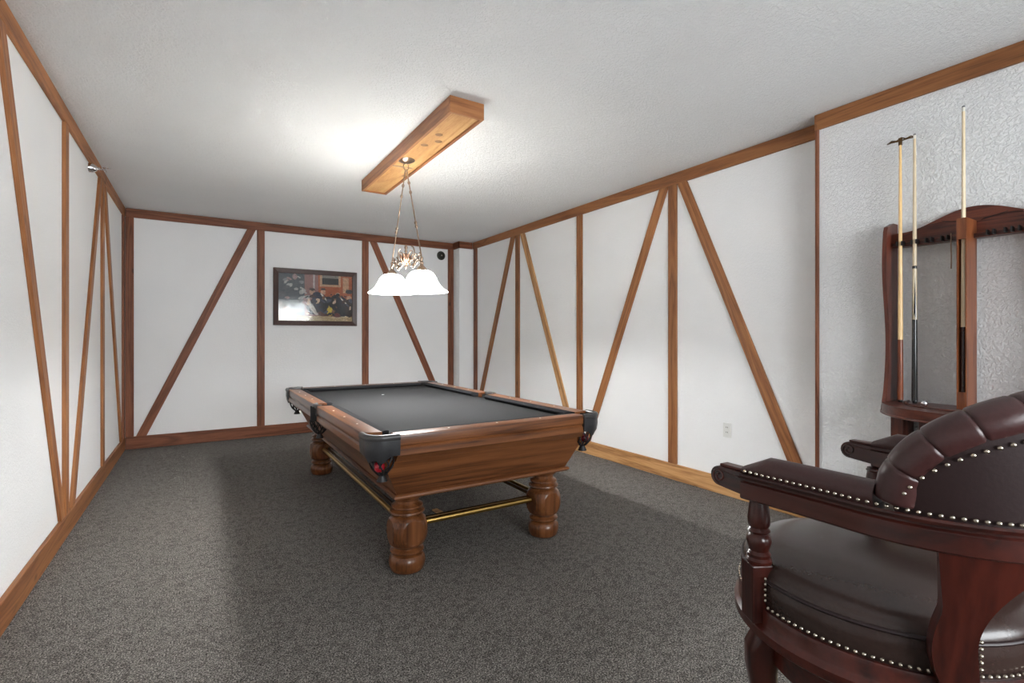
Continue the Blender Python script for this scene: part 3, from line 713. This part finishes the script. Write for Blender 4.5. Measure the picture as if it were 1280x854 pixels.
# half round shelf
def half_ell(a, b_, n=40): return [(-a * math.sin(PI * i / n), b_ * math.cos(PI * i / n)) for i in range(n + 1)]
shf = obj('shelf', prism(bmesh.new(), [(min(x, -0.0005), y) for x, y in half_ell(0.43, 0.385)], 'z', ZS - 0.055, ZS), 'rackwood_Y', rk, 40)
bmv = [(x * 0.66 - 0.03, y * 0.72, ZS + 0.003) for x, y in half_ell(0.43, 0.385)]
obj('tray_rim', tube(bmesh.new(), bmv, 0.006, 6), 'rackwood_Y', shf, 60)
obj('shelf_moulding', tube(bmesh.new(), [(x * 1.0 - 0.0, y * 1.0, ZS - 0.05) for x, y in half_ell(0.432, 0.387)][1:-1], 0.006, 6), 'rackwood_Y', shf, 60)
obj('knob', lathe(bmesh.new(), [(0, ZS + 0.04), (0.012, ZS + 0.036), (0.017, ZS + 0.024), (0.012, ZS + 0.012), (0.009, ZS + 0.006), (0.014, ZS)], 18, -0.27, 0.125), 'chrome', shf, 60)
for y in (-hb + 0.075, hb - 0.075):
    obj('leg_board', bx(-0.16, -0.0225, y - 0.03, y + 0.03, 0, ZS - 0.056, bev=0.004), 'rackwood_Z', rk)
obj('lower_panel', bx(-0.12, -0.0225, -0.2, 0.2, 0.30, ZS - 0.056, bev=0.004), 'rackwood_Z', rk)
# slotted cue column on the shelf
cx0, cx1, cy0, cy1, cz0, cz1 = -0.172, -0.031, -0.014, 0.026, ZS + 0.0005, 1.855
col = obj('cue_column', bmesh.new(), 'column_wood', rk)
bm = bmesh.new(); th = 0.005
box(bm, cx0, cx1, cy0, cy0 + th, cz0, cz1); box(bm, cx0, cx1, cy1 - th, cy1, cz0, cz1); box(bm, cx1 - 0.008, cx1, cy0 + th, cy1 - th, cz0, cz1)
bm.to_mesh(col.data); bm.free()
obj('front_stop', bx(cx0, cx0 + 0.012, cy0 + th, cy1 - th, cz0, cz0 + 0.085), 'column_wood', col)
obj('front_stop', bx(cx0, cx0 + 0.012, cy0 + th, cy1 - th, cz1 - 0.105, cz1), 'column_wood', col)
# chain
hc_ = obj('hanging_chain', tube(bmesh.new(), [(0, 0, 0), (0.002, 0.001, -0.06), (0, -0.001, -0.12), (0.001, 0, -0.185)], 0.0028, 6), 'antique_metal', None, 60, loc=(XWB - 0.08, RYC + 0.075, 1.80))
tag(hc_, 'thin metal chain hanging from the clip bar of the cue rack', 'chain')

# cues
def cue(name, label, loc, top, lower_mat, upper_mat, wrap=False, lean=(0, 0), r0=0.0145, split=0.5, tip=True):
    t = thing(name, label, 'pool cue', loc, 0, 'cues in the rack')
    Lc = top - loc[2]; zs = Lc * split
    rad = lambda z: r0 + (0.0062 - r0) * (z / Lc) ** 0.9
    def seg(z0, z1, n=6): return [(rad(z0 + (z1 - z0) * i / n), z0 + (z1 - z0) * i / n) for i in range(n + 1)]
    obj('butt', lathe(bmesh.new(), [(0, 0.012)] + [(rad(0) - 0.002, 0.012)] + seg(0.013, zs), 18), lower_mat, t, 40)
    obj('bumper', lathe(bmesh.new(), [(0, 0), (0.009, 0), (0.011, 0.004), (0.011, 0.0122), (0, 0.0122)], 14), 'clip_black', t, 40)
    obj('shaft', lathe(bmesh.new(), seg(zs, Lc - 0.03) + [(0, Lc - 0.03)], 18), upper_mat, t, 40)
    if wrap:
        obj('joint_ring', lathe(bmesh.new(), [(rad(wrap) + 0.0003, wrap), (rad(wrap) + 0.0006, wrap + 0.004), (rad(wrap) + 0.0006, wrap + 0.012), (rad(wrap) + 0.0003, wrap + 0.016)], 18), 'cue_black', t, 40)
        for k in range(4):       # pointed dark inlays running up the forearm
            an = k * PI / 2 + 0.5; bm = bmesh.new(); pts = []
            rows = []
            for i in range(7):
                f = i / 6; z = zs + 0.24 * f; hw_ = 0.65 * (1 - f); rr = rad(z) + 0.0004
                rows.append([bm.verts.new((rr * math.cos(an + q * hw_), rr * math.sin(an + q * hw_), z)) for q in (-1, 0, 1)])
            for a_, b_ in zip(rows, rows[1:]):
                for q in (0, 1): bm.faces.new((a_[q], a_[q + 1], b_[q + 1], b_[q]))
            obj('inlay_point', bm, lower_mat, t, 60)
    if tip:
        obj('ferrule', lathe(bmesh.new(), [(0.0063, Lc - 0.03), (0.0063, Lc - 0.009), (0, Lc - 0.009)], 14), 'ferrule', t, 40)
        obj('tip', lathe(bmesh.new(), [(0.0064, Lc - 0.009), (0.006, Lc - 0.003), (0, Lc)], 14), 'cue_tip', t, 40)
    return t, Lc
xc = XWB - 0.097
br, Lb = cue('bridge_stick', 'honey maple bridge stick with a metal bridge head, leftmost in the cue rack', (xc, RYC + 0.292, ZS + 0.0005), 2.375, 'cue_brown', 'maple', split=0.235, tip=False)
br['category'] = 'bridge stick'
bm = bmesh.new()
zz = Lb - 0.028
pts = [(0, -0.065, 0.0), (0.004, -0.045, 0.012), (0, -0.022, 0.004), (0.004, 0, 0.018), (0, 0.022, 0.004), (0.004, 0.045, 0.012), (0, 0.065, 0.0), (-0.02, 0.04, -0.004), (-0.024, 0, -0.008), (-0.02, -0.04, -0.004)]
tube(bm, [(p[0] + 0.01, p[1], p[2] + zz + 0.008) for p in pts], 0.0038, 6, closed=True)
tube(bm, [(0, 0, zz - 0.02), (0, 0, zz + 0.02)], 0.009, 10)
obj('bridge_head', bm, 'dark_brass', br, 60)
cue('pool_cue', 'pale maple cue with a black butt and pointed inlays, beside the bridge stick', (xc, RYC + 0.226, ZS + 0.0005), 2.37, 'cue_black', 'maple_pale', wrap=0.735, split=0.31)
cue('pool_cue', 'maple cue with a dark brown butt standing in the slotted rack column', (XWB - 0.145, RYC + 0.006, ZS + 0.0005), 2.425, 'cue_dark', 'maple_pale', split=0.27, r0=0.0135)

# ------------------------------------------------------------------ club stool
CHX, CHY, CROT = 1.30, 0.53, math.radians(-3)
ch = thing('club_stool', 'burgundy leather club stool with mahogany arms and brass nailheads, facing the table', 'stool', (CHX, CHY, 0), CROT)
# seat ring and cushion
RS = 0.277
obj('seat_ring', lathe(bmesh.new(), [(0.18, 0.60), (RS + 0.006, 0.598), (RS + 0.013, 0.604), (RS + 0.013, 0.622), (RS + 0.004, 0.630), (RS + 0.002, 0.634), (RS + 0.003, 0.655), (RS + 0.000, 0.664), (0.18, 0.664)], 72), 'mahogany_X', ch, 30)
seat = obj('seat_cushion', lathe(bmesh.new(), [(0.18, 0.662), (RS - 0.006, 0.664), (RS - 0.002, 0.69), (RS - 0.002, 0.71), (RS - 0.006, 0.722), (RS - 0.006, 0.728), (RS - 0.014, 0.744), (RS - 0.04, 0.762), (RS - 0.09, 0.777), (RS - 0.16, 0.785), (0, 0.789)], 72), 'seat_leather', ch, 60)
obj('piping', lathe(bmesh.new(), [(RS - 0.006 + 0.0045 * math.cos(2 * PI * i / 8), 0.725 + 0.0045 * math.sin(2 * PI * i / 8)) for i in range(9)], 72), 'leather_dark', seat, 80)
def nails(name, pts, parent, r=0.0040):
    bm = bmesh.new()
    for p, nrm in pts:
        nrm = Vector(nrm).normalized(); u = nrm.orthogonal().normalized(); v = nrm.cross(u); p = Vector(p)
        top = bm.verts.new(p + nrm * r * 0.8)
        r1 = [bm.verts.new(p + nrm * r * 0.55 + (u * math.cos(a) + v * math.sin(a)) * r * 0.7) for a in [2 * PI * k / 8 for k in range(8)]]
        r2 = [bm.verts.new(p - nrm * r * 0.1 + (u * math.cos(a) + v * math.sin(a)) * r) for a in [2 * PI * k / 8 for k in range(8)]]
        for k in range(8):
            bm.faces.new((top, r1[k], r1[(k + 1) % 8])); bm.faces.new((r1[k], r2[k], r2[(k + 1) % 8], r1[(k + 1) % 8]))
    o = obj(name, bm, 'nail_brass', parent, 80); o['kind'] = 'stuff'; return o
PA = [math.atan2(0.115, -0.252), math.atan2(0.115, 0.252)]          # front posts
RA = [math.radians(231), math.radians(309)]                          # rear splats
pts = []
k = 0
for i in range(130):
    a = 2 * PI * i / 130
    def near(c, wdt): return abs((a - c + PI) % (2 * PI) - PI) < wdt
    if any(near(c, 0.10) for c in PA) or any(near(c, 0.115) for c in RA): continue
    pts.append(((math.cos(a) * (RS + 0.001), math.sin(a) * (RS + 0.001), 0.673), (math.cos(a), math.sin(a), 0.1)))
for c, wdt in [(PA[0], 0.105), (PA[1], 0.105), (RA[0], 0.12), (RA[1], 0.12)]:
    for s in (-1, 1):
        for j in range(1, 6):
            a = c + s * wdt; pts.append(((math.cos(a) * (RS + 0.0005), math.sin(a) * (RS + 0.0005), 0.673 + j * 0.0118), (math.cos(a), math.sin(a), 0.1)))
nails('nailhead_trim', pts, seat)
# arm rail: horseshoe path, outward normals
R0, YC0 = 0.262, -0.095
def upath(n_arm=14, n_arc=48, y_front=0.235, y0=None):
    P = []
    for i in range(n_arm):
        t = i / n_arm; y = y_front + (YC0 - y_front) * t
        P.append((-R0 - 0.012 * (1 - t) ** 1.5, y, -1, -0.04))
    for i in range(n_arc + 1):
        a = PI + PI * i / n_arc; P.append((R0 * math.cos(a), YC0 + R0 * math.sin(a), math.cos(a), math.sin(a)))
    for i in range(n_arm - 1, -1, -1):
        t = i / n_arm; y = y_front + (YC0 - y_front) * t
        P.append((R0 + 0.012 * (1 - t) ** 1.5, y, 1, -0.04))
    return P
ZR0, ZR1 = 0.902, 0.958
UP = upath(12, 48, 0.125)
rail_prof = [(-0.022, ZR0 + 0.004), (-0.018, ZR0), (0.020, ZR0), (0.024, ZR0 + 0.004), (0.024, ZR1 - 0.020), (0.020, ZR1 - 0.016), (0.020, ZR1 - 0.012), (0.027, ZR1 - 0.010), (0.029, ZR1 - 0.004), (0.026, ZR1), (-0.026, ZR1), (-0.028, ZR1 - 0.006), (-0.022, ZR1 - 0.012)]
ar = obj('arm_rail', sweep(bmesh.new(), UP, rail_prof), 'mahogany_Y', ch, 30)
# hand rests with scrolled ends in front of the pads
for s in (-1, 1):
    x = s * (R0 + 0.011)
    prof = []
    y0, y1, zb_, zt_ = 0.12, 0.182, 0.916, 0.960
    rr = (zt_ - zb_) / 2
    poly = [(y0, zb_ - 0.006), (y1, zb_)] + [(y1 + rr * math.sin(t * PI), (zt_ + zb_) / 2 - rr * math.cos(t * PI)) for t in [i / 10 for i in range(1, 10)]] + [(y1, zt_), (y0, zt_ - 0.002)]
    bm = bmesh.new(); A = [bm.verts.new((x - 0.021, y, z)) for y, z in poly]; Bv = [bm.verts.new((x + 0.021, y, z)) for y, z in poly]
    bm.faces.new(A); bm.faces.new(Bv[::-1])
    for i in range(len(poly)):
        j = (i + 1) % len(poly); bm.faces.new((A[i], A[j], Bv[j], Bv[i]))
    hr = obj('hand_rest', bm, 'mahogany_Y', ch, 30)
    for sd in (-1, 1):
        pts = []
        for i in range(33):
            t = i / 32; an = -PI * 0.5 + t * 2 * PI * 1.55; r_ = rr * (0.80 - 0.62 * t)
            pts.append((x + sd * 0.0212, y1 + r_ * math.cos(an), (zt_ + zb_) / 2 + r_ * math.sin(an)))
        obj('scroll', tube(bmesh.new(), pts, 0.0026, 6), 'mahogany_Y', hr, 60)
        obj('scroll_bead', tube(bmesh.new(), [(x + sd * 0.021, y0 + 0.01, zt_ - 0.012), (x + sd * 0.021, y1, zt_ - 0.006)], 0.0022, 6), 'mahogany_Y', hr, 60)
    obj('top_bead', bx(x - 0.013, x + 0.013, y0, y1 + 0.004, zt_ - 0.001, zt_ + 0.005, bev=0.002), 'mahogany_Y', hr)
# arm pads
def arc_index(f): return int(round(f * (len(UP) - 1)))
PADN = 17
pad_prof = [(-0.026, ZR1 - 0.001), (0.024, ZR1 - 0.001), (0.029, ZR1 + 0.012), (0.028, ZR1 + 0.026), (0.018, ZR1 + 0.038), (0.0, ZR1 + 0.042), (-0.018, ZR1 + 0.038), (-0.028, ZR1 + 0.026), (-0.029, ZR1 + 0.012)]
def pad(path):
    def pr(i):
        f = min(1.0, (0.35 + 0.65 * min(1, i / 3.0)))
        return [(u * (0.6 + 0.4 * f), (z - ZR1) * f + ZR1 if z > ZR1 else z) for u, z in pad_prof]
    return sweep(bmesh.new(), path, pr)
obj('arm_pad', pad(UP[:15]), 'leather', ch, 60); obj('arm_pad', pad(UP[::-1][:15]), 'leather', ch, 60)
# nailheads along the outside and inside of the rail
def along(path, step, off):
    out = []; acc = 0; last = None
    for p, q in zip(path, path[1:]):
        d = math.hypot(q[0] - p[0], q[1] - p[1]); t = 0
        while acc + (d - t) >= step:
            t += step - acc; acc = 0; f = t / d
            x, y, nx, ny = [p[k] + (q[k] - p[k]) * f for k in range(4)]
            out.append((x, y, nx, ny))
        acc += d - t
    return out
nails('nailhead_trim', [((x + nx * 0.0275, y + ny * 0.0275, ZR1 + 0.007), (nx, ny, 0.15)) for x, y, nx, ny in along(UP, 0.0130, 0)], ar)
# barrel back
I0, I1 = PADN, len(UP) - 1 - PADN
BP = upath(14, 120, 0.125); J0 = 14 + 9; J1 = len(BP) - 1 - J0
Hb = 0.19
def arch_z(j):
    t = abs(2 * (j - J0) / (J1 - J0) - 1); return ZR1 + 0.02 + Hb * max(0.0, 1 - t ** 2.3) ** 0.5
# outer leather panel
bm = bmesh.new(); rows = []
for j in range(J0, J1 + 1):
    x, y, nx, ny = BP[j]; zt_ = arch_z(j); rows.append([])
    for k in range(7):
        f = k / 6; z = ZR1 + (zt_ - ZR1) * f; u = 0.022 + 0.012 * f + 0.05 * (z - ZR1)
        rows[-1].append(bm.verts.new((x + nx * u, y + ny * u, z)))
    for k in range(7):
        f = 1 - k / 6; z = ZR1 + (zt_ - ZR1) * f; u = -0.030 - 0.018 * math.sin(f * PI) + 0.05 * (z - ZR1)
        rows[-1].append(bm.verts.new((x + nx * u, y + ny * u, z)))
m_ = len(rows[0])
for a_, b_ in zip(rows, rows[1:]):
    for k in range(m_): bm.faces.new((a_[k], a_[(k + 1) % m_], b_[(k + 1) % m_], b_[k]))
bk = obj('back_panel', bm, 'leather_dark', ch, 60)
# pleated roll along the top of the back
pts = []; rads = []
NP = 15
fine = []
for j in range(J0, J1 + 1):
    x, y, nx, ny = BP[j]; z = arch_z(j)
    u = 0.05 * (z - ZR1) + 0.002
    fine.append(Vector((x + nx * u, y + ny * u, z - 0.006)))
# resample evenly
ln = [0]
for p, q in zip(fine, fine[1:]): ln.append(ln[-1] + (q - p).length)
NS = 300; tot = ln[-1]; res = []
k = 0
for i in range(NS + 1):
    s = tot * i / NS
    while k < len(ln) - 2 and ln[k + 1] < s: k += 1
    f = (s - ln[k]) / max(1e-9, ln[k + 1] - ln[k]); res.append(fine[k].lerp(fine[k + 1], f))
bm = bmesh.new(); rings = []
for i, p in enumerate(res):
    t = (res[min(NS, i + 1)] - res[max(0, i - 1)]).normalized()
    rad_ = Vector((p.x, p.y - YC0, 0)).normalized()
    v = (rad_ - t * rad_.dot(t)).normalized(); w_ = t.cross(v)
    ph = (i / NS * NP) % 1.0; cr = min(ph, 1 - ph)
    sc_ = 1 - 0.08 * math.exp(-(cr / 0.035) ** 2) - 0.02 * (1 - math.sin(ph * PI))
    ring = []
    for q in range(14):
        a = 2 * PI * q / 14
        ring.append(bm.verts.new(p + (v * math.cos(a) * 0.036 + w_ * math.sin(a) * 0.034) * sc_))
    rings.append(ring)
for a_, b_ in zip(rings, rings[1:]):
    for q in range(14): bm.faces.new((a_[q], a_[(q + 1) % 14], b_[(q + 1) % 14], b_[q]))
bm.faces.new(rings[0][::-1]); bm.faces.new(rings[-1])
obj('back_roll', bm, 'leather', ch, 60)
# nails under the roll on the outside of the back
cum = 0; pts = []
prev = None
for j in range(J0 + 2, J1 - 1):
    x, y, nx, ny = BP[j]; z = arch_z(j) - 0.040
    if z < ZR1 + 0.035: continue
    u = 0.035 + 0.05 * (z - ZR1); p = Vector((x + nx * u, y + ny * u, z))
    if prev is None or (p - prev).length > 0.0135: pts.append((p, (nx, ny, 0.1))); prev = p
nails('nailhead_trim', pts, bk)
# front posts on blocks
for s, a in ((-1, PA[0]), (1, PA[1])):
    px, py = RS * math.cos(a) * 0.985, RS * math.sin(a) * 0.985
    o = obj('front_post', lathe(bmesh.new(), [(0, 0.757), (0.026, 0.757), (0.027, 0.764), (0.023, 0.770), (0.025, 0.777), (0.020, 0.784), (0.024, 0.796), (0.0265, 0.806), (0.024, 0.816), (0.019, 0.822), (0.024, 0.828), (0.019, 0.835), (0.0225, 0.840), (0.0235, 0.855), (0.020, 0.885), (0.0185, 0.893), (0.0215, 0.897), (0.0185, 0.901), (0.019, 0.9025), (0, 0.9025)], 24, px, py), 'mahogany_Z', ch, 35)
    bm = bx(-0.024, 0.022, -0.024, 0.024, 0.632, 0.757, bev=0.003)
    bmesh.ops.rotate(bm, verts=bm.verts[:], matrix=Matrix.Rotation(a, 3, 'Z'), cent=(0, 0, 0)); bmesh.ops.translate(bm, verts=bm.verts[:], vec=(px * 1.02, py * 1.02, 0))
    obj('post_block', bm, 'mahogany_Z', ch)
# rear splats: curved boards from the ring up to the rail, flaring to the rear at the top
for a in RA:
    fl = 1 if a < 1.5 * PI else -1
    bm = bmesh.new(); rows = []
    for i in range(21):
        t = i / 20; z = 0.632 + (ZR0 + 0.003 - 0.632) * t
        e0 = -0.022 - 0.020 * math.sin(min(1, t / 0.62) * PI) + 0.004 * t ; e1 = 0.020 + 0.125 * max(0, (t - 0.35) / 0.65) ** 2.0
        rc = RS + 0.002 + (0.262 - RS) * t
        row = []
        for rr, es in ((rc + 0.016, (0, .25, .5, .75, 1)), (rc - 0.016, (1, .75, .5, .25, 0))):
            for e in es:
                an = a - fl * math.radians(22) * t + fl * (e0 + (e1 - e0) * e) / RS
                row.append(bm.verts.new((rr * math.cos(an), rr * math.sin(an) + YC0 * t, z)))
        rows.append(row)
    for p, q in zip(rows, rows[1:]):
        for k in range(10): bm.faces.new((p[k], p[(k + 1) % 10], q[(k + 1) % 10], q[k]))
    bm.faces.new(rows[0][::-1]); bm.faces.new(rows[-1])
    obj('rear_splat', bm, 'mahogany_Z', ch, 40)
# swivel, legs and foot ring
obj('swivel_plate', lathe(bmesh.new(), [(0, 0.57), (0.13, 0.57), (0.13, 0.599), (0, 0.599)], 36), 'clip_black', ch, 40)
obj('leg_apron', lathe(bmesh.new(), [(0.14, 0.50), (0.215, 0.50), (0.222, 0.508), (0.222, 0.56), (0.214, 0.569), (0.14, 0.569)], 60), 'mahogany_X', ch, 35)
for k in range(4):
    a = math.radians(45 + 90 * k) + 0.1; ca, sa = math.cos(a), math.sin(a)
    prof = [(0.215, 0.575, 0.032), (0.236, 0.53, 0.034), (0.240, 0.48, 0.030), (0.232, 0.40, 0.024), (0.228, 0.30, 0.020), (0.236, 0.18, 0.018), (0.256, 0.08, 0.018), (0.275, 0.03, 0.022), (0.28, 0.0, 0.020)]
    bm = bmesh.new(); rows = []
    for r_, z, hw_ in prof:
        rows.append([bm.verts.new((ca * (r_ + p * hw_) - sa * q * hw_, sa * (r_ + p * hw_) + ca * q * hw_, z)) for p, q in ((-1, -0.7), (-0.7, -1), (0.7, -1), (1, -0.7), (1, 0.7), (0.7, 1), (-0.7, 1), (-1, 0.7))])
    for p, q in zip(rows, rows[1:]):
        for j in range(8): bm.faces.new((p[j], p[(j + 1) % 8], q[(j + 1) % 8], q[j]))
    bm.faces.new(rows[0]); bm.faces.new(rows[-1][::-1])
    obj('leg', bm, 'mahogany_Z', ch, 50)
obj('foot_ring', lathe(bmesh.new(), [(0.222 + 0.012 * math.cos(2 * PI * i / 10), 0.24 + 0.012 * math.sin(2 * PI * i / 10)) for i in range(11)], 60), 'brass', ch, 80)
